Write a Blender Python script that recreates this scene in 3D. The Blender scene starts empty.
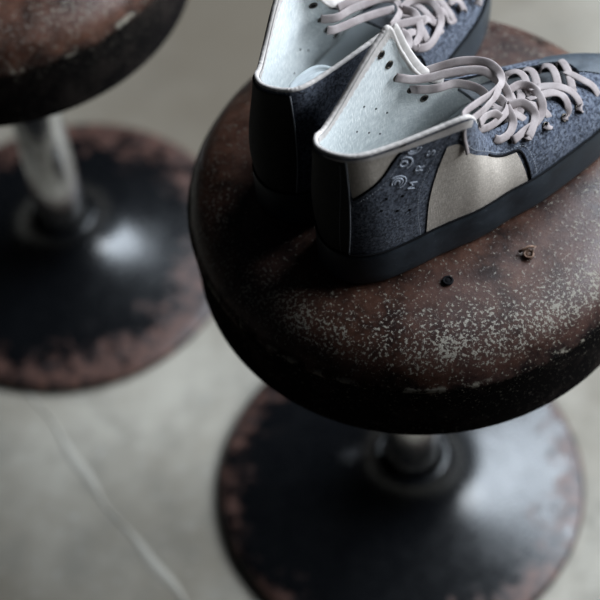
import bpy, bmesh, math, random
import numpy as np
from mathutils import Vector, Matrix

random.seed(4)
SC = bpy.context.scene
COL = SC.collection

# ------------------------------------------------------------------ camera, world, light, exposure
D, CH, YAW, PITCH, ROLL, FPX = .8601, 1.5997, -.1047, .966, -.0902, 1682.4
fw = Vector((math.sin(YAW)*math.cos(PITCH), math.cos(YAW)*math.cos(PITCH), -math.sin(PITCH)))
rt = fw.cross(Vector((0, 0, 1))).normalized(); up = rt.cross(fw)
r2 = rt*math.cos(ROLL) + up*math.sin(ROLL); u2 = -rt*math.sin(ROLL) + up*math.cos(ROLL)
cd = bpy.data.cameras.new('camera'); cam = bpy.data.objects.new('camera', cd); COL.objects.link(cam)
M3 = Matrix((r2, u2, -fw)).transposed()
cam.matrix_world = Matrix.Translation((0, -D, CH)) @ M3.to_4x4()
cd.sensor_width = 36; cd.sensor_fit = 'HORIZONTAL'; cd.lens = 36*FPX/600
cd.clip_start = .05
cd.dof.use_dof = True; cd.dof.focus_distance = 1.235; cd.dof.aperture_fstop = 3.6
SC.camera = cam

wd = bpy.data.worlds.new('world'); SC.world = wd; wd.use_nodes = True
bg = wd.node_tree.nodes['Background']; bg.inputs[0].default_value = (.75, .85, 1, 1); bg.inputs[1].default_value = .012

def area(name, loc, target, sx, sy, power, color):
    l = bpy.data.lights.new(name, 'AREA'); l.shape = 'RECTANGLE'; l.size = sx; l.size_y = sy
    l.energy = power; l.color = color
    o = bpy.data.objects.new(name, l); COL.objects.link(o); o.location = loc
    o.rotation_euler = (Vector(target)-Vector(loc)).to_track_quat('-Z', 'Y').to_euler()
    return o
area('window_daylight_side', (1.9, .14, 1.40), (0, .0, .6), .8, 1.0, 36, (.86, .93, 1))
area('window_daylight_back', (1.70, 1.25, 2.10), (0, -.05, .40), 2.1, 1.5, 178, (.79, .89, 1))

SC.view_settings.view_transform = 'Standard'; SC.view_settings.look = 'None'
SC.view_settings.gamma = 1; SC.view_settings.use_curve_mapping = False
SC.view_settings.exposure = 0

# ------------------------------------------------------------------ helpers
def srgb(r, g, b):
    f = lambda c: (c/255/12.92) if c/255 <= .04045 else ((c/255+.055)/1.055)**2.4
    return (f(r), f(g), f(b), 1)

class Mat:
    def __init__(s, name, rough=.6, spec=.5, metal=0):
        s.m = bpy.data.materials.new(name); s.m.use_nodes = True
        s.t = s.m.node_tree; s.b = s.t.nodes['Principled BSDF']
        s.b.inputs['Roughness'].default_value = rough; s.b.inputs['Metallic'].default_value = metal
        s.b.inputs['Specular IOR Level'].default_value = spec
        s.tc = s.n('ShaderNodeTexCoord')
    def n(s, t, **k):
        x = s.t.nodes.new(t)
        for a, v in k.items():
            if a.startswith('i_'): x.inputs[a[2:].replace('_', ' ')].default_value = v
            else: setattr(x, a, v)
        return x
    def l(s, a, b): s.t.links.new(a, b)
    def noise(s, scale, detail=4, rough=.6, coord='Object', stretch=None, lac=2.0):
        x = s.n('ShaderNodeTexNoise', i_Scale=scale, i_Detail=detail, i_Roughness=rough)
        src = s.tc.outputs[coord]
        if stretch:
            mp = s.n('ShaderNodeMapping'); mp.inputs['Scale'].default_value = stretch
            s.l(src, mp.inputs['Vector']); src = mp.outputs[0]
        s.l(src, x.inputs['Vector']); return x.outputs['Fac']
    def ramp(s, fac, a, b, lo=0, hi=1):
        x = s.n('ShaderNodeMapRange'); x.inputs['From Min'].default_value = a; x.inputs['From Max'].default_value = b
        x.inputs['To Min'].default_value = lo; x.inputs['To Max'].default_value = hi
        s.l(fac, x.inputs['Value']); return x.outputs[0]
    def mix(s, fac, a, b):
        x = s.n('ShaderNodeMix', data_type='RGBA')
        if isinstance(fac, float): x.inputs['Factor'].default_value = fac
        else: s.l(fac, x.inputs['Factor'])
        for v, i in ((a, 6), (b, 7)):
            if isinstance(v, tuple): x.inputs[i].default_value = v
            else: s.l(v, x.inputs[i])
        return x.outputs[2]
    def math(s, op, a, b=None, c=None):
        x = s.n('ShaderNodeMath', operation=op)
        for v, i in ((a, 0), (b, 1), (c, 2)):
            if v is None: continue
            if isinstance(v, (int, float)): x.inputs[i].default_value = v
            else: s.l(v, x.inputs[i])
        return x.outputs[0]
    def col(s, c):
        if isinstance(c, tuple): s.b.inputs['Base Color'].default_value = c
        else: s.l(c, s.b.inputs['Base Color'])
    def rough(s, f): s.l(f, s.b.inputs['Roughness'])
    def bump(s, h, strength=.3, dist=.001):
        x = s.n('ShaderNodeBump'); x.inputs['Strength'].default_value = strength; x.inputs['Distance'].default_value = dist
        s.l(h, x.inputs['Height']); s.l(x.outputs[0], s.b.inputs['Normal'])
    def radius(s, cx=0, cy=0):
        sp = s.n('ShaderNodeSeparateXYZ'); s.l(s.tc.outputs['Object'], sp.inputs[0])
        x = s.math('SUBTRACT', sp.outputs[0], cx); y = s.math('SUBTRACT', sp.outputs[1], cy)
        return s.math('SQRT', s.math('ADD', s.math('MULTIPLY', x, x), s.math('MULTIPLY', y, y))), sp.outputs[2]

def obj(name, verts, faces, mat, parent=None, uvs=None, smooth=True, loc=(0, 0, 0), rot=None):
    me = bpy.data.meshes.new(name); me.from_pydata([tuple(map(float, v)) for v in verts], [], faces)
    if uvs is not None:
        uv = me.uv_layers.new(name='uv')
        for lp in me.loops: uv.data[lp.index].uv = uvs[lp.vertex_index]
    bm = bmesh.new(); bm.from_mesh(me); bmesh.ops.recalc_face_normals(bm, faces=bm.faces); bm.to_mesh(me); bm.free()
    if smooth: me.shade_smooth()
    if mat: me.materials.append(mat.m)
    o = bpy.data.objects.new(name, me); COL.objects.link(o); o.parent = parent; o.location = loc
    if rot: o.rotation_euler = rot
    return o

def empty(name, loc, label, cat, group=None):
    o = bpy.data.objects.new(name, None); COL.objects.link(o); o.location = loc
    o.empty_display_size = .05
    o['label'] = label; o['category'] = cat
    if group: o['group'] = group
    return o

def lathe(profile, n=96, center=lambda z: (0, 0), cap_lo=False, cap_hi=False, wob=None):
    V, F = [], []
    for i, (r, z) in enumerate(profile):
        cx, cy = center(z)
        for k in range(n):
            a = 2*math.pi*k/n
            dz = wob(r, a, z) if wob else 0
            V.append((cx+r*math.cos(a), cy+r*math.sin(a), z+dz))
    m = len(profile)
    for i in range(m-1):
        for k in range(n):
            F.append((i*n+k, i*n+(k+1) % n, (i+1)*n+(k+1) % n, (i+1)*n+k))
    if cap_lo: F.append(tuple(range(n))[::-1])
    if cap_hi: F.append(tuple((m-1)*n+k for k in range(n)))
    return V, F

class Acc:
    def __init__(s): s.V, s.F, s.U = [], [], []
    def add(s, V, F, U=None):
        b = len(s.V); s.V += [tuple(v) for v in V]; s.F += [tuple(i+b for i in f) for f in F]
        s.U += list(U) if U is not None else [(0, 0)]*len(V)
    def build(s, name, mat, parent=None, **k): return obj(name, s.V, s.F, mat, parent, uvs=s.U, **k)

def spline(pts, step=.0015):
    P = [np.array(p, float) for p in pts]; P = [2*P[0]-P[1]]+P+[2*P[-1]-P[-2]]
    out = []
    for i in range(1, len(P)-2):
        a, b, c, d = P[i-1:i+3]; n = max(2, int(np.linalg.norm(c-b)/step))
        for k in range(n):
            f = k/n; out.append(.5*((2*b)+(c-a)*f+(2*a-5*b+4*c-d)*f*f+(3*b-3*c+d-a)*f**3))
    out.append(P[-2]); return np.array(out)

def ribbon(acc, pts, normals, width=.0062, thick=.0014, taper=0):
    """flat woven lace swept along pts; its face turns towards normals"""
    n = len(pts); R = 10; V, F, U = [], [], []
    prev = None; run = 0
    for i in range(n):
        t = pts[min(i+1, n-1)]-pts[max(i-1, 0)]; t = t/(np.linalg.norm(t)+1e-12)
        nn = normals[i]-t*np.dot(normals[i], t); nn = nn/(np.linalg.norm(nn)+1e-9)
        w = np.cross(t, nn)
        if prev is not None and np.dot(prev, w) < 0: w, nn = -w, -nn
        prev = w
        if i: run += np.linalg.norm(pts[i]-pts[i-1])
        wd_ = width*(1-.75*taper*i/n)
        for k in range(R):
            a = 2*math.pi*k/R; ca, sa = math.cos(a), math.sin(a)
            ca = math.copysign(abs(ca)**.7, ca); sa = math.copysign(abs(sa)**.7, sa)
            V.append(pts[i]+w*ca*wd_/2+nn*sa*thick/2); U.append((run, ca*wd_/2))
    for i in range(n-1):
        for k in range(R): F.append((i*R+k, i*R+(k+1) % R, (i+1)*R+(k+1) % R, (i+1)*R+k))
    F.append(tuple(range(R))); F.append(tuple((n-1)*R+k for k in range(R)))
    acc.add(V, F, U)

def tube(acc, pts, r, flat=1.0, nrm=None, R=8, closed=False):
    n = len(pts); V, F = [], []
    for i in range(n):
        if closed: t = pts[(i+1) % n]-pts[i-1]
        else: t = pts[min(i+1, n-1)]-pts[max(i-1, 0)]
        t = t/(np.linalg.norm(t)+1e-12)
        nn = nrm[i] if nrm is not None else np.array([0, 0, 1.])
        nn = nn-t*np.dot(nn, t); nn = nn/(np.linalg.norm(nn)+1e-9); w = np.cross(t, nn)
        for k in range(R):
            a = 2*math.pi*k/R; V.append(pts[i]+w*math.cos(a)*r+nn*math.sin(a)*r*flat)
    m = n if closed else n-1
    for i in range(m):
        j = (i+1) % n
        for k in range(R): F.append((i*R+k, i*R+(k+1) % R, j*R+(k+1) % R, j*R+k))
    if not closed: F.append(tuple(range(R))); F.append(tuple((n-1)*R+k for k in range(R)))
    acc.add(V, F)

# ------------------------------------------------------------------ materials
def m_floor():
    m = Mat('polished_concrete', .55, .35)
    a = m.noise(3.2, 6, .62); b = m.noise(14, 6, .65); c = m.noise(90, 3, .6)
    c1 = m.mix(m.ramp(a, .36, .64), (.195, .170, .132, 1), (.385, .355, .300, 1))
    c2 = m.mix(m.ramp(b, .48, .68, 0, .75), c1, (.20, .185, .155, 1))
    c3 = m.mix(m.ramp(c, .60, .72, 0, .35), c2, (.48, .47, .44, 1))
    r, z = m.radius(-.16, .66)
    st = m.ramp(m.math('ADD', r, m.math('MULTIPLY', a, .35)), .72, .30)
    c4 = m.mix(m.math('MULTIPLY', st, .92), c3, (.125, .102, .074, 1))  # dark patch at the back: shade painted into the floor colour
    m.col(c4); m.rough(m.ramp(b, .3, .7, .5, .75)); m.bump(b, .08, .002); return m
def m_scratch():
    m = Mat('pale_cement_line', .7, .3); a = m.noise(25, 4)
    m.col(m.mix(m.ramp(a, .35, .65), (.33, .305, .26, 1), (.40, .375, .325, 1))); return m
def m_seat():
    m = Mat('rusted_painted_steel', .4, .5)
    r, z = m.radius()
    n1 = m.noise(7, 5, .6); n2 = m.noise(26, 6, .7); n3 = m.noise(390, 5, .68); n4 = m.noise(800, 3, .6); n5 = m.noise(45, 3, .6)
    rust = m.mix(m.ramp(n2, .38, .64), (.014, .006, .004, 1), (.095, .040, .024, 1))
    rust = m.mix(m.ramp(n1, .45, .68, 0, .7), rust, (.052, .028, .025, 1))
    rust = m.mix(m.ramp(n4, .58, .7, 0, .55), rust, (.02, .012, .012, 1))
    # dark old paint stays on the side wall, its shade painted in too
    side = m.mix(m.ramp(n2, .5, .75), (.008, .007, .007, 1), (.030, .024, .021, 1))
    zz = m.math('ADD', z, m.ramp(n2, .3, .7, -.007, .007))
    base = m.mix(m.ramp(zz, .066, .078), side, rust)
    # flaked ring on the shoulder
    ring = m.math('MULTIPLY', m.ramp(r, .125, .168), m.ramp(r, .191, .176))
    sp = m.n('ShaderNodeSeparateXYZ'); m.l(m.tc.outputs['Object'], sp.inputs[0])
    ring = m.math('MULTIPLY', ring, m.ramp(m.math('SUBTRACT', sp.outputs[1], m.math('MULTIPLY', sp.outputs[0], .35)), .10, -.09, .25, 1))
    ring = m.math('MULTIPLY', ring, m.ramp(z, .068, .085))
    band = m.math('MULTIPLY', m.ramp(n1, .38, .62, .45, 1), m.ramp(n5, .35, .6, .5, 1))
    thr = m.math('MULTIPLY', ring, band)
    flake = m.ramp(m.math('ADD', n3, m.math('MULTIPLY', thr, .125)), .61, .65)
    flake = m.math('MULTIPLY', flake, m.ramp(z, .03, .07, .35, 1))
    crease = m.math('MULTIPLY', m.math('MULTIPLY', m.ramp(z, .0655, .068), m.ramp(z, .0725, .070)), m.ramp(m.noise(60, 4, .7), .54, .60))
    flake = m.math('MAXIMUM', flake, crease)
    m.l(m.ramp(zz, .068, .088, 0, .42), m.b.inputs['Specular IOR Level'])
    m.col(m.mix(m.math('MULTIPLY', flake, .85), base, (.25, .225, .18, 1)))
    m.rough(m.math('ADD', m.math('ADD', m.ramp(n2, .3, .7, .30, .48), m.math('MULTIPLY', flake, .25)), m.ramp(zz, .066, .078, .4, 0)))
    m.bump(m.math('ADD', n3, m.math('MULTIPLY', flake, .6)), .35, .0008); return m
def m_base(bias):
    m = Mat('worn_black_enamel', .2, .5)
    r, z = m.radius()
    n1 = m.noise(9, 5, .6); n2 = m.noise(48, 6, .75); n3 = m.noise(120, 3, .6)
    f = m.math('ADD', m.ramp(r, .06, .19, -.26, .17), m.math('ADD', m.math('MULTIPLY', n1, .35), m.math('MULTIPLY', n2, .65)))
    fac = m.ramp(f, bias, bias+.09)
    n4 = m.noise(75, 4, .65, stretch=(1, 1, .3))
    rust = m.mix(m.ramp(n4, .40, .56), (.010, .006, .006, 1), (.088, .042, .031, 1))
    m.col(m.mix(fac, (.0025, .0028, .0035, 1), rust))
    m.rough(m.math('ADD', m.ramp(n2, .3, .7, .22, .34), m.math('MULTIPLY', fac, .2)))
    m.bump(m.math('ADD', n2, m.math('MULTIPLY', n3, .3)), .12, .0015); return m
def m_pole():
    m = Mat('dull_chrome', .3, .5, 1.0); a = m.noise(60, 4, .6)
    m.col(m.mix(m.ramp(a, .4, .7), (.55, .55, .55, 1), (.38, .37, .36, 1))); m.rough(m.ramp(a, .3, .7, .15, .24)); return m
def m_simple(name, c, rough=.6, spec=.4, var=.25, sc=60, bump=.1, metal=0):
    m = Mat(name, rough, spec, metal); a = m.noise(sc, 4, .6)
    d = tuple(x*(1-var) for x in c[:3])+(1,); e = tuple(min(1, x*(1+var)) for x in c[:3])+(1,)
    m.col(m.mix(m.ramp(a, .3, .7), d, e))
    if bump: m.bump(a, bump, .0006)
    return m
def m_suede():
    m = Mat('navy_suede', .9, .2)
    a = m.noise(420, 3, .7); b = m.noise(60, 4, .6); c = m.noise(300, 4, .7)
    c1 = m.mix(m.ramp(b, .35, .65), (.044, .053, .076, 1), (.080, .092, .126, 1))
    c2 = m.mix(m.ramp(c, .42, .66, 0, .85), c1, (.19, .21, .255, 1))
    c3 = m.mix(m.ramp(a, .48, .60, 0, .9), c2, (.012, .014, .022, 1))
    m.col(c3); m.b.inputs['Sheen Weight'].default_value = .08; m.b.inputs['Sheen Roughness'].default_value = .5
    m.bump(m.math('ADD', a, c), .5, .0008); return m
def m_weave(name, hi, lo, f=1.0, spec=.2):
    m = Mat(name, .9, spec)
    a = m.noise(1, 2, .5, 'UV', (150*f, 1300*f, 1)); b = m.noise(1, 2, .5, 'UV', (1300*f, 150*f, 1))
    c = m.noise(45, 3, .6)
    w = m.math('MAXIMUM', a, b); g = m.ramp(w, .46, .68)
    c1 = m.mix(g, lo, hi)
    c1 = m.mix(m.ramp(c, .4, .7, 0, .18), c1, tuple(x*.6 for x in lo[:3])+(1,))
    m.col(c1); m.bump(w, .5, .0006); return m
def m_lace():
    m = Mat('mauve_grey_cotton', .85, .2)
    a = m.noise(1, 2, .5, 'UV', (1800, 900, 1)); c = m.noise(70, 3, .6)
    c1 = m.mix(m.ramp(c, .35, .65), (.26, .218, .212, 1), (.37, .322, .312, 1))
    m.col(m.mix(m.ramp(a, .4, .68, 0, .4), c1, (.20, .165, .163, 1))); m.bump(a, .3, .0004); return m
def m_rubber():
    m = Mat('blue_black_rubber', .5, .28); a = m.noise(40, 5, .65); b = m.noise(300, 3, .6)
    c1 = m.mix(m.ramp(a, .35, .65), (.013, .017, .021, 1), (.028, .035, .043, 1))
    m.col(m.mix(m.ramp(b, .6, .75, 0, .4), c1, (.08, .09, .10, 1))); m.rough(m.ramp(a, .3, .7, .42, .62)); m.bump(b, .08, .0005); return m

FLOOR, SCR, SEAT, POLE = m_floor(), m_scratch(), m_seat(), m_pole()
BASE_CLEAN, BASE_RUSTY = m_base(.60), m_base(.53)
SUEDE, LACE, RUBBER = m_suede(), m_lace(), m_rubber()
LINEN = m_weave('pale_linen', (.83, .84, .82, 1), (.54, .57, .57, 1))
CANVAS = m_weave('tan_canvas', (.64, .57, .50, 1), (.42, .365, .31, 1), 1.3)
TONGUE = m_weave('shaded_tongue_canvas', (.085, .09, .095, 1), (.04, .043, .048, 1), 1.2)  # tongue colour darkened to paint in the shade between the laces
BIND = m_simple('cream_binding_tape', (.52, .475, .445, 1), .8, .2, .12, 200, .3)
BLACKL = m_simple('black_leather', (.008, .007, .007, 1), .7, .15, .3, 150, .2)
DARK = m_simple('dark_line_and_shade', (.006, .006, .007, 1), .9, .1, .1, 100, 0)  # dark trim lines and holes, plus shadow painted in at overlay edges
THREAD = m_simple('grey_thread', (.24, .25, .27, 1), .8, .2, .1, 100, 0)
INK = m_simple('pale_blue_grey_print', (.48, .51, .58, 1), .8, .2, .3, 400, .2)
BRASS = m_simple('blackened_brass', (.060, .050, .040, 1), .3, .5, .3, 100, 0, .8)
SOCK = m_simple('pale_grey_foam', (.44, .47, .48, 1), .8, .2, .08, 60, .05)
TOE = m_simple('slate_blue_leather', (.040, .050, .062, 1), .55, .35, .3, 200, .15)
IRON = m_simple('rusty_iron', (.12, .065, .04, 1), .6, .4, .4, 300, .4)

# ------------------------------------------------------------------ setting
def make_floor():
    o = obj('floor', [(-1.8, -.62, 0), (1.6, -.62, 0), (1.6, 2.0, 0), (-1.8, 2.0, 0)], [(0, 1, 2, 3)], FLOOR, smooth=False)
    o['kind'] = 'structure'
    # pale trowelled line across the slab
    V, F = [], []
    A = np.array(FLINE[0]); B = np.array(FLINE[1]); d = (B-A)/np.linalg.norm(B-A); n = np.array([-d[1], d[0]])
    for i in range(60):
        f = i/59; c = A+(B-A)*f + n*(.003*math.sin(9*f)+.0015*math.sin(31*f)); w = .0016+.0012*math.sin(17*f+1)
        V += [(*(c+n*w), .0012), (*(c-n*w), .0012), (*(c+n*w*2.2), 0.0), (*(c-n*w*2.2), 0.0)]
    for i in range(59):
        a, b = 4*i, 4*i+4
        F += [(a, a+1, b+1, b), (a+2, a, b, b+2), (a+1, a+3, b+3, b+1)]
    t = obj('trim_1', V, F, SCR); t['kind'] = 'structure'
FLINE = [(-.45, .155), (-.20, -.175)]
make_floor()

# ------------------------------------------------------------------ bar stools
ZT, TH = .5573, .1064
def seat_profile():
    P = [(0.001, TH-.0005), (.05, TH-.0004), (.10, TH-.0006), (.130, TH-.002)]
    for k in range(1, 13):                        # rolled shoulder
        a = k/12*math.pi/2*.80
        P.append((.143+.0445*math.sin(a)/math.sin(math.pi/2*.8), TH-.004-.0300*(1-math.cos(a))/(1-math.cos(math.pi/2*.8))))
    P += [(.1893, TH-.0365), (.1902, TH-.039), (.1900, TH-.0415)]     # crease
    P += [(.1893, .05), (.1886, .03), (.1882, .012), (.1884, .006), (.1888, .003), (.1884, .0005), (.187, 0), (.184, .0), (.1825, .004), (.1825, .03)]
    P += [(.15, .034), (.06, .036), (.03, .036), (.001, .036)]
    return P
def make_stool(label, loc, off, tilt, foot, spin=0):
    root = empty('bar_stool', loc, label, 'stool', 'round metal bar stools')
    def wob(r, a, z):
        if z < .09: return 0
        return .0003*math.sin(3*a+1)*min(1, r/.15)+.0002*math.sin(7*a+r*40)
    V, F = lathe([(r*1.006, z) for r, z in seat_profile()], 160, wob=wob)
    seat = obj('seat', V, F, SEAT, root, loc=(off[0], off[1], ZT-TH))
    tx, ty = tilt
    nz = Vector((-tx, -ty, 1)).normalized(); X = Vector((1, 0, tx)); X = (X-nz*X.dot(nz)).normalized(); Y = nz.cross(X)
    Rm = Matrix((X, Y, nz)).transposed()
    c = Vector((off[0], off[1], ZT)); piv = c - Rm @ Vector((0, 0, TH))
    seat.matrix_local = Matrix.Translation(piv) @ Rm.to_4x4() @ Matrix.Rotation(spin, 4, 'Z')
    # pole, with a dark lip where it enters the foot
    po = (off[0]*.72, off[1]*.72)
    V, F = lathe([(.001, .050), (.0275, .050), (.0288, .053), (.0288, .060), (.0278, .063), (.0275, .075), (.0275, ZT-TH+.034), (.001, ZT-TH+.034)], 64)
    obj('pole', V, F, POLE, root, loc=(po[0], po[1], 0))
    # spun trumpet foot
    pr = [(.001, .001), (.190, .001), (.1938, .003), (.1946, .006), (.1935, .010), (.190, .0125), (.180, .0145), (.165, .0175), (.150, .0205), (.130, .0245), (.110, .029), (.09, .0345),
          (.075, .040), (.062, .047), (.052, .055), (.045, .0635), (.0405, .071), (.0385, .077), (.0370, .080), (.0350, .0810), (.0325, .080), (.0312, .077), (.0312, .045)]
    cen = lambda z: (po[0]*min(1, max(0, (z-.012)/.05)), po[1]*min(1, max(0, (z-.012)/.05)))
    V, F = lathe(pr, 128, cen); obj('base', V, F, foot, root, rot=(0, 0, 0))
    return root, seat
STOOL1, SEAT1 = make_stool('rusty brown round metal bar stool in front, carrying the pair of sneakers on its seat', (0, 0, 0), (.016, -.010), (.0273, .0028), BASE_CLEAN)
STOOL2, SEAT2 = make_stool('rusty dark round metal bar stool behind at upper left, with an empty seat', (-.387, .3078, 0), (0, 0), (0, 0), BASE_RUSTY, spin=1.9)

# worn rivets of the front seat (seat frame: origin at the underside)
def torus(R, r, n=20, m=8, sq=1):
    V, F = [], []
    for i in range(n):
        a = 2*math.pi*i/n
        for k in range(m):
            b = 2*math.pi*k/m; V.append(((R+r*math.cos(b))*math.cos(a), (R+r*math.cos(b))*math.sin(a), r*sq*math.sin(b)))
    for i in range(n):
        for k in range(m): F.append((i*m+k, i*m+(k+1) % m, ((i+1) % n)*m+(k+1) % m, ((i+1) % n)*m+k))
    return V, F
def seat_rivet(x, y, broken):
    a = Acc(); V, F = torus(.0034, .0011); a.add(V, F)
    V, F = lathe([(.0033, -.002), (.0028, .0002), (.0005, .0006)], 16, cap_hi=True); a.add(V, F)
    if broken:
        tube(a, np.array([(-.0075, .002, .0006), (-.003, .003, .0022), (.0005, .005, .0030), (.004, .006, .0012)]), .0011)
        tube(a, np.array([(.002, -.002, .001), (.004, .003, .0028), (.0055, .0065, .0008)]), .0008)
    return a.build('rivet', IRON if broken else DARK, SEAT1, loc=(x, y, TH+.0002))

# ------------------------------------------------------------------ sneakers
# ---- shoe surface in the shoe's own frame: x heel to toe, y across (+ = far side), z up from the ground
STN = np.array([
 # cx     cy     tx     ty     tz     w
 [.289,  .000, .240,  .000, .0610, 1],
 [.281, -.019, .240, -.004, .0615, 1],
 [.263, -.033, .238, -.009, .0620, 1],
 [.235, -.042, .225, -.014, .0660, 1],
 [.200, -.046, .195, -.020, .0730, 1],
 [.165, -.048, .160, -.025, .0830, 1],
 [.140, -.046, .132, -.029, .0940, .6],
 [.122, -.046, .117, -.037, .1180, .3],
 [.107, -.045, .106, -.045, .1410, 0],
 [.092, -.042, .096, -.048, .1510, 0],
 [.075, -.039, .075, -.043, .1500, 0],
 [.050, -.036, .045, -.036, .1490, 0],
 [.028, -.031, .020, -.029, .1500, 0],
 [.010, -.019, .008, -.018, .1490, 0],
 [.003,  .000, .003,  .000, .1450, 0],
 [.010,  .020, .011,  .016, .1370, 0],
 [.028,  .032, .023,  .023, .1320, 0],
 [.050,  .036, .041,  .029, .1390, 0],
 [.075,  .036, .066,  .034, .1580, 0],
 [.092,  .035, .087,  .039, .1695, 0],
 [.107,  .035, .096,  .040, .1710, 0],
 [.122,  .035, .105,  .037, .1420, 0],
 [.140,  .036, .117,  .033, .1150, .3],
 [.165,  .038, .135,  .030, .0960, .7],
 [.200,  .036, .165,  .027, .0830, 1],
 [.235,  .032, .200,  .020, .0720, 1],
 [.263,  .022, .230,  .012, .0640, 1],
 [.281,  .010, .239,  .005, .0615, 1]])
NS=len(STN); ZC=.034
def crc(A,t):
    n=len(A); i=int(math.floor(t)); f=t-i
    a,b,c,d=A[(i-1)%n],A[i%n],A[(i+1)%n],A[(i+2)%n]
    return .5*((2*b)+(c-a)*f+(2*a-5*b+4*c-d)*f*f+(3*b-3*c+d-a)*f**3)
def S(s,v,A=STN):
    q=crc(A,s); w=min(1,max(0,q[5]))
    q2=crc(A,s+.02)-crc(A,s-.02); n=np.array([q2[1],-q2[0],0.]); n=-n/ (np.linalg.norm(n)+1e-9)
    # stations run clockwise seen from above on the near side: outward check
    C=np.array([q[0],q[1],ZC]); T=q[2:5].copy(); h=T[2]-ZC
    if np.dot(n[:2],C[:2]-np.array([.14,0]))<0 and False: n=-n
    P1=w*(C-n*.001+np.array([0,0,.45*h]))+(1-w)*(C+n*.006+np.array([0,0,.38*h]))
    P2=w*(T+(np.array([C[0],C[1],T[2]])-T)*.40+np.array([0,0,-.002]))+(1-w)*(np.array([.35*C[0]+.65*T[0],.45*C[1]+.55*T[1],ZC+.66*h]))
    u=1-v
    return u**3*C+3*u*u*v*P1+3*u*v*v*P2+v**3*T
def N(s,v,A=STN):
    e=.03; f=.01
    v0,v1=max(0,v-f),min(1,v+f)
    ds=S(s+e,v,A)-S(s-e,v,A); dv=S(s,v1,A)-S(s,v0,A)
    n=np.cross(dv,ds); return n/(np.linalg.norm(n)+1e-12)

NEAR_LACES = {"row":[[[.2303,.0104,.062],[.235,.0103,.0645],[.2337,.0029,.066],[.2291,-.007,.0675],[.2224,-.0183,.0685],[.2227,-.0218,.0645]],[[.2279,-.0026,.068],[.2306,-.0088,.068],[.2337,-.0168,.067],[.2391,-.0227,.0615],[.2413,-.0278,.054],[.2423,-.0296,.048]],[[.2128,.0088,.0665],[.2173,.0097,.0705],[.2205,.0054,.072],[.2185,-.0028,.0725],[.2125,-.0135,.0725],[.209,-.0213,.0705]],[[.1983,.0141,.07],[.2021,.0142,.074],[.2047,.009,.0755],[.2013,.0003,.0775],[.1953,-.0103,.0775],[.1919,-.018,.0765]],[[.1803,.0126,.075],[.1866,.0157,.078],[.1929,.0127,.0795],[.1947,.0066,.079],[.1906,-.0031,.079],[.1862,-.013,.0785]],[[.1875,-.0079,.081],[.1986,-.0109,.079],[.2094,-.0168,.0765],[.2173,-.023,.0705],[.2204,-.0293,.0625],[.2197,-.0318,.056],[.2172,-.0314,.054]],[[.1806,-.0151,.081],[.1932,-.0173,.0795],[.2047,-.0202,.076],[.2093,-.0254,.0705],[.2082,-.0308,.0635],[.2023,-.0323,.06],[.1975,-.0297,.06]],[[.1641,-.0093,.0845],[.1715,-.0154,.0845],[.1789,-.0206,.0815],[.1848,-.0242,.077],[.1893,-.0297,.0695],[.1874,-.0334,.064],[.1816,-.0336,.0615]],[[.1518,-.0044,.089],[.1535,-.0162,.0905],[.1611,-.0211,.086],[.1673,-.0266,.0795],[.1691,-.0316,.0725],[.1661,-.0343,.068],[.1616,-.034,.0665]],[[.1725,.0068,.081],[.1735,-.0014,.083],[.1681,-.0137,.0855],[.1604,-.022,.085],[.1531,-.0263,.083]],[[.187,.0007,.076],[.1796,-.0093,.08],[.1698,-.0199,.083],[.1633,-.0245,.0795]]],"loop":[[[.1213,.033,.1125],[.1339,.03,.1117],[.1468,.025,.1123],[.1579,.02,.1099],[.1656,.012,.1081],[.1687,.004,.1029],[.1625,-.006,.1039],[.1474,-.014,.1107],[.1263,-.024,.1251],[.1091,-.033,.1372],[.099,-.04,.1445]],[[.0955,.0325,.1246],[.0991,.03,.1232],[.1083,.028,.1172],[.1207,.025,.1132],[.1332,.022,.1114],[.1469,.018,.1084],[.1591,.012,.105],[.1647,.006,.0996],[.1672,-.004,.0955],[.1663,-.0111,.089],[.1563,-.0209,.0915],[.1419,-.028,.0974],[.1267,-.034,.1064],[.1108,-.04,.1217],[.1029,-.043,.1347]],[[.1078,.0315,.1035],[.11,.027,.1059],[.117,.0229,.1045],[.1253,.0192,.104],[.139,.0188,.099],[.1483,.0126,.0955],[.1527,.005,.0935],[.1515,-.0047,.094],[.1472,-.0122,.096]],[[.1047,-.044,.1407],[.1218,-.034,.1276],[.1348,-.026,.1185],[.1478,-.017,.1098],[.1573,-.01,.1067]],[[.157,-.006,.0945],[.1599,-.0107,.091],[.1577,-.0216,.09],[.1563,-.0281,.0845],[.1482,-.0335,.083],[.1381,-.0353,.0855],[.1335,-.034,.0889]],[[.1715,-.0036,.0875],[.1843,-.0023,.084],[.1904,-.0089,.082],[.1886,-.0216,.081],[.1843,-.0283,.0765],[.1748,-.0327,.075],[.1627,-.0345,.0765],[.1478,-.0352,.0815]],[[.1605,-.0169,.0905],[.1721,-.0192,.0875],[.1772,-.025,.081],[.1756,-.0305,.077],[.1683,-.0336,.076]],[[.1152,-.04,.1249],[.1256,-.034,.1194],[.138,-.028,.1081],[.1438,-.028,.0994]]],"tail":[[[.1031,-.046,.1405],[.0975,-.0475,.145],[.0953,-.0475,.1402],[.0951,-.0478,.1309],[.0961,-.0488,.1212],[.0963,-.0497,.1152]]]}
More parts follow.
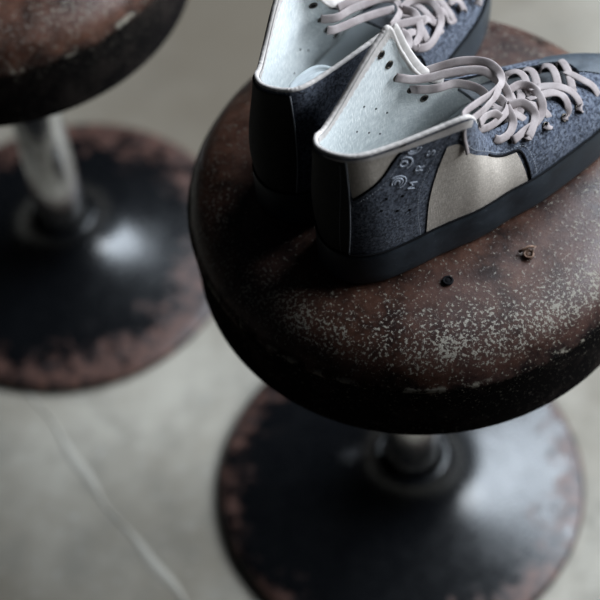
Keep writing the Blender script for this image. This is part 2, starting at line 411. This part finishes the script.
REAR_LACES = {"row":[[[.186,-.0244,.0755],[.196,-.0241,.0745],[.1989,-.0277,.0695],[.1983,-.031,.064],[.1949,-.0314,.0605]],[[.2062,-.0236,.071],[.2141,-.0239,.071],[.2181,-.0269,.066],[.2178,-.031,.0595],[.2143,-.0314,.056]],[[.2267,-.0229,.0665],[.2352,-.0229,.066],[.239,-.0271,.0595],[.2396,-.0306,.053],[.2356,-.0314,.05]],[[.1646,-.0225,.082],[.1766,-.0235,.081],[.1815,-.0275,.0745],[.1809,-.0317,.0685],[.1762,-.0321,.065]],[[.1447,-.0245,.0875],[.1556,-.0252,.086],[.1622,-.0289,.079],[.1619,-.0328,.0725],[.1573,-.0331,.07]],[[.1868,-.0008,.077],[.1856,-.0113,.0795],[.182,-.0235,.0785],[.1807,-.0299,.071]],[[.2066,.0018,.072],[.2067,-.0098,.074],[.2025,-.0224,.0735],[.2009,-.0283,.067]],[[.1686,-.0063,.0825],[.1691,-.0174,.084],[.167,-.0265,.08],[.1642,-.0321,.0735]]],"loop":[[[.1141,.03,.1048],[.1165,.026,.105],[.1232,.0205,.1045],[.1374,.02,.1001],[.1512,.017,.0964],[.169,.013,.09],[.1756,.0053,.0865],[.1662,-.0063,.089],[.1517,-.0122,.094],[.1402,-.016,.0997]],[[.1024,.0147,.112],[.1056,.0116,.111],[.1164,.0095,.107],[.133,.007,.1015],[.151,.0034,.0945],[.165,-.0014,.0895]],[[.1692,-.0051,.088],[.1789,-.0038,.0855],[.1878,-.0051,.083],[.1941,-.013,.081],[.1925,-.0228,.079],[.1871,-.0303,.0735],[.1723,-.0359,.073],[.1588,-.0379,.075],[.1446,-.0367,.0815]],[[.1696,-.0058,.088],[.1721,-.0145,.0875],[.1684,-.0227,.0855],[.1603,-.0293,.082],[.1477,-.0336,.0835],[.1367,-.034,.087]],[[.1403,-.016,.1008],[.1546,-.0186,.093],[.1681,-.022,.0865],[.1754,-.0243,.0825]],[[.1446,-.0221,.095],[.1471,-.0267,.09],[.1426,-.0317,.087],[.134,-.0333,.089]],[[.1316,.027,.1033],[.1454,.024,.1007],[.1631,.02,.0955],[.1758,.012,.0925]]]}


def outline(A, n=200, grow=0.0):
    """closed sole line, heel to toe, from the upper's foot line"""
    out = []
    for i in range(n):
        s = NS*i/n; q = crc(A, s); t = crc(A, s+.03)-crc(A, s-.03)
        nn = np.array([-t[1], t[0]]); nn /= np.linalg.norm(nn)+1e-9
        c = q[:2]-np.array([.14, 0])
        if np.dot(nn, c) < 0 and abs(c[0]) < .12: nn = -nn
        out.append((q[0], q[1], nn))
    # outward sign from the polygon's orientation
    ar = sum(out[i][0]*out[(i+1) % n][1]-out[(i+1) % n][0]*out[i][1] for i in range(n))
    res = []
    for i in range(n):
        a, b = out[i-1], out[(i+1) % n]
        t = np.array([b[0]-a[0], b[1]-a[1]]); t /= np.linalg.norm(t)+1e-9
        nn = np.array([t[1], -t[0]])*(1 if ar > 0 else -1)
        res.append(np.array(out[i][:2])+nn*grow)
    return np.array(res)

def spring(x): return .010*max(0, (x-.225)/.07)**2
def patch(acc, A, corners, nu=24, nv=16, lift=.0006):
    """four curves' worth of leather laid on the upper: corners are (s, v) in order"""
    c = [np.array(q, float) for q in corners]
    V, F, U = [], [], []
    for j in range(nv+1):
        for i in range(nu+1):
            a, b = i/nu, j/nv
            q = (1-a)*(1-b)*c[0]+a*(1-b)*c[1]+a*b*c[2]+(1-a)*b*c[3]
            V.append(S(q[0], q[1], A)+N(q[0], q[1], A)*lift); U.append((q[0]*.016, q[1]*.1))
    for j in range(nv):
        for i in range(nu):
            k = j*(nu+1)+i; F.append((k, k+1, k+nu+2, k+nu+1))
    acc.add(V, F, U)
def ruled(acc, A, left, right, nu=20, nv=24, lift=.0006):
    """patch between two polylines in (s, v)"""
    Lp, Rp = spline([(*q, 0) for q in left], .02), spline([(*q, 0) for q in right], .02)
    f = lambda P, b: np.array([np.interp(b, np.linspace(0, 1, len(P)), P[:, k]) for k in (0, 1)])
    V, F, U = [], [], []
    for j in range(nv+1):
        a0, a1 = f(Lp, j/nv), f(Rp, j/nv)
        for i in range(nu+1):
            q = a0+(a1-a0)*i/nu; v = min(1, max(0, q[1]))
            V.append(S(q[0], v, A)+N(q[0], v, A)*lift); U.append((q[0]*.016, v*.1))
    for j in range(nv):
        for i in range(nu):
            k = j*(nu+1)+i; F.append((k, k+1, k+nu+2, k+nu+1))
    acc.add(V, F, U)
def on(A, svs, lift, step=.05, closed=False):
    """points and normals of a line drawn on the upper"""
    P = spline([(*q, 0) for q in (svs+[svs[0]] if closed else svs)], step)
    if closed: P = P[:-1]
    pts, nr = [], []
    for q in P:
        n = N(q[0], q[1], A); pts.append(S(q[0], min(1, max(0, q[1])), A)+n*lift); nr.append(n)
    return np.array(pts), np.array(nr)
def stitches(acc, A, svs, gap=.0026, length=.0014, lift=.0009, r=.00035):
    P, nr = on(A, svs, lift, .02)
    d = np.concatenate([[0], np.cumsum(np.linalg.norm(np.diff(P, axis=0), axis=1))])
    x = 0
    while x+length < d[-1]:
        seg = np.array([[np.interp(x+length*k/3, d, P[:, c]) for c in range(3)] for k in range(4)])
        nn = np.array([[np.interp(x+length*k/3, d, nr[:, c]) for c in range(3)] for k in range(4)])
        tube(acc, seg, r, .7, nn, 5); x += gap

def disc_stack(acc, p, n, r, r_in=None, h=.0004):
    n = n/np.linalg.norm(n); t = np.cross(n, [0.3, .2, 1]); t /= np.linalg.norm(t); b = np.cross(n, t)
    V, F = [], []; m = 14
    for rr, hh in ((r, -h*2), (r, h*.4), (r*.7, h)):
        for k in range(m):
            a = 2*math.pi*k/m; V.append(p+t*rr*math.cos(a)+b*rr*math.sin(a)+n*hh)
    for i in range(2):
        for k in range(m): F.append((i*m+k, i*m+(k+1) % m, (i+1)*m+(k+1) % m, (i+1)*m+k))
    F.append(tuple(2*m+k for k in range(m))); acc.add(V, F)
def place_torus(p, n, R, r, sq=1.0, stretch=1.0, tdir=None):
    n = n/np.linalg.norm(n); t = np.cross(n, tdir if tdir is not None else [0.3, .2, 1]); t /= np.linalg.norm(t); b = np.cross(n, t)
    V, F = torus(R, r, 24, 8, sq); return [p+t*v[0]+b*v[1]*stretch+n*v[2] for v in V], F

def make_sneaker(A, laces, label, origin, theta, tilt, detail):
    tx, ty = tilt
    root = empty('sneaker', (0, 0, 0), label, 'shoe', 'pair of sneakers on the front stool')
    nz = Vector((-tx, -ty, 1)).normalized(); X = Vector((math.cos(theta), math.sin(theta), 0)); X = (X-nz*X.dot(nz)).normalized(); Y = nz.cross(X)
    root.matrix_world = Matrix.Translation(origin) @ Matrix((X, Y, nz)).transposed().to_4x4()
    # --- sole
    n = 220; prof = [(.0000, .0), (.0022, .0008), (.0033, .004), (.0036, .012), (.0034, .022), (.0031, .031), (.0026, ZC+.0005), (.0018, ZC+.0018), (.0002, ZC+.0012), (-.003, ZC-.001)]
    V, F = [], []
    for g, z in prof:
        for x, y in outline(A, n, g):
            k = 1-z/(ZC+.002); V.append((x, y, z+spring(x)*max(0, k)))
    for i in range(len(prof)-1):
        for k in range(n): F.append((i*n+k, i*n+(k+1) % n, (i+1)*n+(k+1) % n, (i+1)*n+k))
    F.append(tuple(range(n))); F.append(tuple((len(prof)-1)*n+k for k in range(n)))
    sole = obj('sole', V, F, RUBBER, root)
    a = Acc(); P = outline(A, 220, .0022); tube(a, np.array([(x, y, ZC+.0022) for x, y in P]), .0009, 1, R=6, closed=True)
    a.build('welt_line', DARK, sole)
    # --- upper (outer shell) and lining (inner shell)
    nu, nv = NS*9, 26
    def shell(name, mat, inset, v0, lift=0, parent=root):
        V, F, U = [], [], []
        for i in range(nu):
            s = NS*i/nu
            for j in range(nv+1):
                top = 1 if name == 'upper' else (1 if 6.8 < s < 22.2 else .9)
                lo = v0 if name == 'upper' or 4.5 < s < 23.5 else .4
                v = lo+(top-lo)*j/nv
                V.append(S(s, v, A)-N(s, v, A)*inset)
                U.append((s*.016, v*.105))
        for i in range(nu):
            for j in range(nv):
                p, q = i*(nv+1)+j, ((i+1) % nu)*(nv+1)+j; F.append((p, q, q+1, p+1))
        return obj(name, V, F, mat, parent, uvs=U)
    shell('upper', SUEDE, 0, 0)
    shell('lining', LINEN, .0036, .06)
    # --- binding round the collar and the lace edge
    a = Acc(); pts, nr = [], []
    for s in np.linspace(6.6, 22.4, 240):
        p = S(s, 1, A)-N(s, .98, A)*.0018; pts.append(p+np.array([0, 0, .00035*math.sin(s*34)*math.sin(s*5.3)])); nr.append(S(s, 1, A)-S(s, .96, A))
    tube(a, np.array(pts), .0019, .9, np.array(nr), 10)
    a.build('collar_binding', BIND, root)
    a = Acc()                                   # wide folded tape on the inside of the collar
    V, F, U = [], [], []; ss = np.linspace(7.6, 21.6, 150)
    for s in ss:
        for j in range(5):
            v = 1-.065*j/4; V.append(S(s, v, A)-N(s, v, A)*(.0042+.0004*math.sin(s*40)*(j > 2))); U.append((s*.016, v*.1))
    for i in range(len(ss)-1):
        for j in range(4): p = i*5+j; F.append((p, p+1, p+6, p+5))
    a.add(V, F, U); a.build('collar_tape', BIND, root)
    if detail:                                  # tape folded over the near side of the collar
        a = Acc(); ruled(a, A, [(13.6, .992), (12.4, .995), (11, .995), (9.6, .995), (8.5, .995)], [(13.6, .984), (12.4, .974), (11, .955), (9.6, .930), (8.6, .925)], 8, 60, .0015)
        a.build('collar_fold', BIND, root)
    # pale eyestay strip on the front edge of both flaps
    a = Acc()
    P = np.array([S(q, 1, A)+np.array([.0030, -.0012, -.0010]) for q in np.linspace(20.05, 22.9, 50)])
    ribbon(a, P, [np.array([-.15, -.70, .62])]*50, .0078, .0022); a.build('eyestay_edge', BIND, root)
    # --- heel counter, ankle and side panels
    a = Acc(); ruled(a, A, [(12.98, .0), (12.85, .35), (12.7, .7), (12.62, .97)], [(16.2, .0), (16.0, .35), (15.8, .7), (15.7, .97)], 40, 24, .0010)
    a.build('heel_counter', BLACKL, root)
    a = Acc(); pts, nr = on(A, [(13.0, .01), (12.84, .3), (12.70, .66), (12.62, .97)], .0011); tube(a, pts, .0006, .8, nr, 6)
    a.build('heel_piping', THREAD, root)
    if detail: a = Acc(); ruled(a, A, [(12.60, .975), (12.60, .85), (12.62, .72), (12.60, .625)], [(10.85, .975), (11.15, .90), (11.62, .76), (12.56, .620)], 20, 20, .0007)
    if detail: a.build('ankle_panel', CANVAS, root)
    a = Acc(); ruled(a, A, [(10.36, .015), (10.32, .30), (10.08, .56), (9.66, .81)], [(5.30, .015), (5.36, .12), (5.47, .46), (6.5, .57)], 2, 2, .0) if 0 else None
    top = [(9.67, .81), (9.2, .785), (8.56, .67), (7.7, .625), (6.87, .585), (6.1, .53), (5.48, .49)]
    bot = [(10.36, .012), (9.6, .012), (8.7, .012), (7.7, .012), (6.9, .012), (6.1, .012), (5.32, .012)]
    def mid(f, bow=0): return [((1-f)*np.array(b)+f*np.array(t)).tolist() for b, t in zip(bot, top)]
    V, F, U = [], [], []; NU, NV = 40, 20
    Tq = spline([(*q, 0) for q in top], .05); Bq = spline([(*q, 0) for q in bot], .05)
    for i in range(NU+1):
        for j in range(NV+1):
            f = i/NU; g = j/NV
            t = np.array([np.interp(f, np.linspace(0, 1, len(Tq)), Tq[:, k]) for k in (0, 1)]); b = np.array([np.interp(f, np.linspace(0, 1, len(Bq)), Bq[:, k]) for k in (0, 1)])
            q = b+(t-b)*g; q[0] += .22*math.sin(math.pi*g)*(1-f)
            V.append(S(q[0], q[1], A)+N(q[0], q[1], A)*.0007); U.append((q[0]*.016, q[1]*.1))
    for i in range(NU):
        for j in range(NV): p = i*(NV+1)+j; F.append((p, p+1, p+NV+2, p+NV+1))
    a = Acc(); a.add(V, F, U); a.build('side_panel', CANVAS, root)
    edge = [(10.36, .02), (10.50, .30), (10.28, .56), (9.70, .83), (9.2, .80), (8.56, .685), (7.7, .64), (6.87, .60), (5.9, .535), (5.38, .49), (5.26, .25), (5.22, .02)]
    a = Acc(); pts, nr = on(A, edge[7:], .0006); tube(a, pts, .0011, .8, nr, 6); a.build('overlay_edge_shadow', DARK, root); a = Acc(); pts, nr = on(A, [(10.78, 1), (10.84, .96), (11.05, .90), (11.55, .755), (12.05, .675), (12.6, .605)], .0006); tube(a, pts, .0012, .8, nr, 6)
    if detail: a.build('overlay_edge_shadow', DARK, root)  # dark cords paint in the shadow along the overlay edges
    a = Acc(); ruled(a, A, [(25.5, .985), (25.45, .75), (25.4, .4), (25.4, .04)], [(29.3, .985), (29.4, .75), (29.5, .4), (29.6, .04)], 40, 16, .0008)
    a.build('toe_cap', TOE, root)
    a = Acc(); pts, nr = on(A, [(24.2, .10), (25.5, .13), (26.5, .16), (27.5, .18), (28.3, .16), (29.2, .12)], .0010); tube(a, pts, .0013, .8, nr, 6); a.build('toe_piping', DARK, root)
    if detail:
        a = Acc(); stitches(a, A, [(10.56, .02), (10.66, .30), (10.46, .57), (9.84, .85)]); a.build('stitching', THREAD, root)
        a = Acc(); stitches(a, A, [(9.2, .835), (8.50, .72), (7.7, .675), (6.80, .64), (5.85, .575), (5.2, .52), (5.06, .25), (5.03, .04)]); a.build('stitching', THREAD, root)
        a = Acc(); stitches(a, A, [(10.62, .95), (10.85, .88), (11.40, .725), (12.0, .63), (12.5, .57)]); a.build('stitching', THREAD, root)
        a = Acc(); stitches(a, A, [(13.3, .03), (13.15, .4), (13.0, .7), (12.9, .95)], .003); a.build('stitching', THREAD, root)
        # embossed rings and signs on the ankle overlay
        a = Acc()
        c0 = lambda s, v, rs, a0, a1, w, asp=1.0: tube(a, *(lambda pn: (pn[0], w, .45, pn[1]))(on(A, [(s+rs*.0635*math.cos(t), v+rs*.0092*asp*math.sin(t)) for t in np.radians(np.linspace(a0, a1, 14))], .0002, .01)), 6)
        def arc(s, v, rad, a0, a1, w):
            # rad in millimetres on the surface
            p0 = S(s, v, A); ds = np.linalg.norm(S(s+.1, v, A)-p0)/.1; dv = np.linalg.norm(S(s, v+.02, A)-p0)/.02
            q = [(s-rad/1000/ds*math.cos(t), v+rad/1000/dv*math.sin(t)) for t in np.radians(np.linspace(a0, a1, 16))]
            pts, nr = on(A, q, .0003, .01); tube(a, pts, w/1000, .5, nr, 6)
        arc(10.875, .82, 2.6, 0, 360, .75); arc(10.875, .82, 6.2, -75, 100, .75)
        arc(11.128, .664, 2.0, -60, 200, .7); arc(11.128, .664, 4.3, -70, 190, .7); arc(11.128, .664, 6.6, -80, 120, .7)
        arc(10.60, .925, 3.0, 180, 350, .7); arc(10.58, .925, 5.4, 190, 340, .7)
        def glyph(gs, gv, strokes, size):
            p0 = S(gs, gv, A); ds = np.linalg.norm(S(gs+.1, gv, A)-p0)/.1; dv = np.linalg.norm(S(gs, gv+.02, A)-p0)/.02
            for st in strokes:
                q = []
                for bx, ux in st:
                    r_, u_ = (.42*bx-.90*ux)*size/1000, (.90*bx+.42*ux)*size/1000
                    q.append((gs-r_/ds, gv+u_/dv))
                pts, nr = on(A, q, .0003, .01); tube(a, pts, .00060, .5, nr, 6)
        glyph(10.736, .580, [[(-2, -2), (-2, 0), (-2, 2)], [(-2, 2), (0, -.2), (2, 2)], [(2, 2), (2, 0), (2, -2)]], 1.5)
        glyph(10.500, .715, [[(-1.4, -2.2), (-1.4, 0), (-1.4, 2)], [(-1.4, 2), (.6, 2), (1.4, 1), (.6, 0), (-1.4, -.1)], [(-.2, -.1), (1.5, -2.2)]], 1.5)
        glyph(10.190, .815, [[(1.5, 1.4), (.4, 2), (-1, 1.8), (-1.4, .9), (0, .1), (1.4, -.8), (1, -1.9), (-.5, -2.1), (-1.6, -1.4)]], 1.5)
        o = a.build('emblem', INK, root); o['label'] = 'pale embossed rings and signs'
        a = Acc()
        for s, v in ((11.737, .446), (11.252, .386), (10.876, .344), (11.517, .548), (11.025, .515)):
            disc_stack(a, S(s, v, A)+N(s, v, A)*.0004, N(s, v, A), .0011)
        a.build('air_hole', DARK, root)
    a = Acc()
    for s, v in (((17.814, .659), (18.274, .516), (18.79, .395), (17.468, .482), (17.864, .356), (18.313, .268)) if detail else ((19.576, .284), (20.298, .216), (18.708, .195))):
        nn = -N(s, v, A); disc_stack(a, S(s, v, A)+nn*.0037, nn, .0008)
    a.build('lining_hole', DARK, root)
    # --- eyelets
    far_e = [(18.80, .90), (19.23, .759), (19.746, .607), (20.689, .539), (21.378, .467)]
    if not detail: far_e = [(20.3, .9), (21.158, .79), (21.614, .6), (21.88, .39), (22.31, .21)]
    for s, v in far_e:
        nn = -N(s, v, A); p = S(s, v, A)+nn*.0038
        a = Acc(); V, F = place_torus(p, nn, .0029, .0008); a.add(V, F)
        e = a.build('eyelet', BRASS, root)
        a = Acc(); disc_stack(a, p, nn, .0026, h=.0002); a.build('eyelet_hole', DARK, e)
    for s, v in ((3.42, .57), (3.88, .57), (4.42, .61), (5.01, .62), (5.44, .69)):
        nn = N(s, v, A); p = S(s, v, A)+nn*.0004
        a = Acc(); V, F = place_torus(p, nn, .0027, .0007); a.add(V, F); e = a.build('eyelet', BRASS, root)
        a = Acc(); disc_stack(a, p, nn, .0024, h=.0002); a.build('eyelet_hole', DARK, e)
    # --- insole
    IO = outline(A, 120, -.0065); V, F = [], []
    IO2 = outline(A, 120, -.0045)
    for ring_, z in ((IO2, ZC-.002), (IO2, INZ), (IO, INZ+.0025), (outline(A, 120, -.010), INZ+.0020), (outline(A, 120, -.014), INZ), (outline(A, 120, -.022), INZ-.001)):
        V += [(x if x < .2 else .2+(x-.2)*.82, y*(1-.25*max(0, (x-.2)/.09)), z-max(0, x-.17)*.11) for x, y in ring_]
    for i in range(5):
        for k in range(120): F.append((i*120+k, i*120+(k+1) % 120, (i+1)*120+(k+1) % 120, (i+1)*120+k))
    F.append(tuple(5*120+k for k in range(120)))
    obj('insole', V, F, SOCK, root)
    if not detail:                              # cushioned pad standing against the near wall
        edge_ = spline([(.040, .006, 0), (.050, .0125, 0), (.062, .0135, 0), (.075, .0105, 0), (.0815, .004, 0), (.084, -.006, 0), (.085, -.022, 0), (.083, -.034, 0)], .001)[:, :2]
        cen_ = np.array([.058, -.030]); V, F = [], []; m_ = len(edge_)
        rings_ = [(1.0, INZ), (1.0, .097), (.985, .0995), (.95, .1003), (.90, .0993), (.87, .0975), (.84, .0985), (.79, .0995), (.70, .0985), (.35, .096)]
        for f, z in rings_:
            for q in edge_: p = cen_+(q-cen_)*f; V.append((p[0], p[1], z))
        for i in range(len(rings_)-1):
            for k in range(m_-1): F.append((i*m_+k, i*m_+k+1, (i+1)*m_+k+1, (i+1)*m_+k))
        V.append((cen_[0], cen_[1], .095)); b = (len(rings_)-1)*m_
        for k in range(m_-1): F.append((b+k, b+k+1, len(V)-1))
        obj('ankle_pad', V, F, SOCK, root)
    # --- tongue
    V, F, U = [], [], []; NU, NV = 28, 12
    ctl = spline([(.234, .0575, .006), (.222, .060, .012), (.195, .0655, .020), (.170, .0725, .025), (.155, .078, .027), (.148, .081, .027)], .002)
    for sgn in (0, 1):
        for q in ctl:
            for j in range(NV+1):
                f = 2*j/NV-1; y = q[2]*f
                z = q[1]+.003*(1-f*f)-.0012*abs(f)**3
                V.append((q[0], y, z-(.0028 if sgn else 0))); U.append((q[0], y))
    m = len(ctl)
    for sgn in (0, 1):
        b = sgn*m*(NV+1)
        for i in range(m-1):
            for j in range(NV): p = b+i*(NV+1)+j; F.append((p, p+1, p+NV+2, p+NV+1))
    o2 = m*(NV+1)
    ring_ = [j for j in range(NV+1)]+[i*(NV+1)+NV for i in range(1, m)]+[(m-1)*(NV+1)+j for j in range(NV-1, -1, -1)]+[i*(NV+1) for i in range(m-2, 0, -1)]
    for i in range(len(ring_)): p, q = ring_[i], ring_[(i+1) % len(ring_)]; F.append((p, q, q+o2, p+o2))
    obj('tongue', V, F, TONGUE, root, uvs=U)
    # --- laces
    for kind, nm in (('row', 'lace_row'), ('loop', 'lace_loop'), ('tail', 'lace_tail')):
        for pl in laces.get(kind, []):
            if kind != 'tail':                      # the lace dives into its eyelet
                q = min(((3.42, .57), (3.88, .57), (4.42, .61), (5.01, .62), (5.44, .69)), key=lambda e: np.linalg.norm(S(e[0], e[1], A)-np.array(pl[-1])))
                e = S(q[0], q[1], A); en = N(q[0], q[1], A)
                if np.linalg.norm(e-np.array(pl[-1])) < (.011 if kind == 'row' else .016): pl = pl[:-1]+[(e+en*.0035).tolist(), (e-en*.003).tolist()]
            P = spline(pl, .0012); a = Acc(); k = len(P)
            if kind == 'row':
                nr = []
                for i in range(k):
                    nr.append(np.array([.15, P[i][1]*14, .9]))
                    if i < k*.12: nr[-1] += np.array([0, .6, 0])
                ribbon(a, P, nr, .0068, .0014)
            elif kind == 'loop':
                ribbon(a, P, [np.array([-.32, -.74, .48])]*k, .0068, .0012)
            else:
                ribbon(a, P, [np.array([.1, -.9, .3])]*k, .0032, .0020)
            a.build(nm, LACE, root)
    return root

INZ = .046
TILT = (.0273, .0028)
def seat_z(x, y): return ZT+.0006+TILT[0]*(x-.017)+TILT[1]*(y+.010)
NEAR = STN
REAR = STN.copy(); MIR = STN[(-np.arange(NS)) % NS].copy(); REAR[:, 0] = MIR[:, 0]; REAR[:, 1] = -MIR[:, 1]; REAR[20:24, 2] += .007; REAR[13:18, 2] += np.array([.003, .006, .008, .008, .005])
ox, oy = -.0557, -.1165
make_sneaker(NEAR, NEAR_LACES, 'grey-blue suede high-top sneaker with tan side panel, nearer the camera on the front stool', (ox, oy, seat_z(ox, oy)), math.radians(37), TILT, True)
ox, oy = -.0995, -.0635
make_sneaker(REAR, REAR_LACES, 'grey-blue suede high-top sneaker standing behind the other one on the front stool', (ox, oy, seat_z(ox, oy)), math.radians(54), TILT, False)

# rivets in the seat top, seat frame coordinates
seat_rivet(.0815, -.0935, True)
seat_rivet(.0200, -.1165, False)
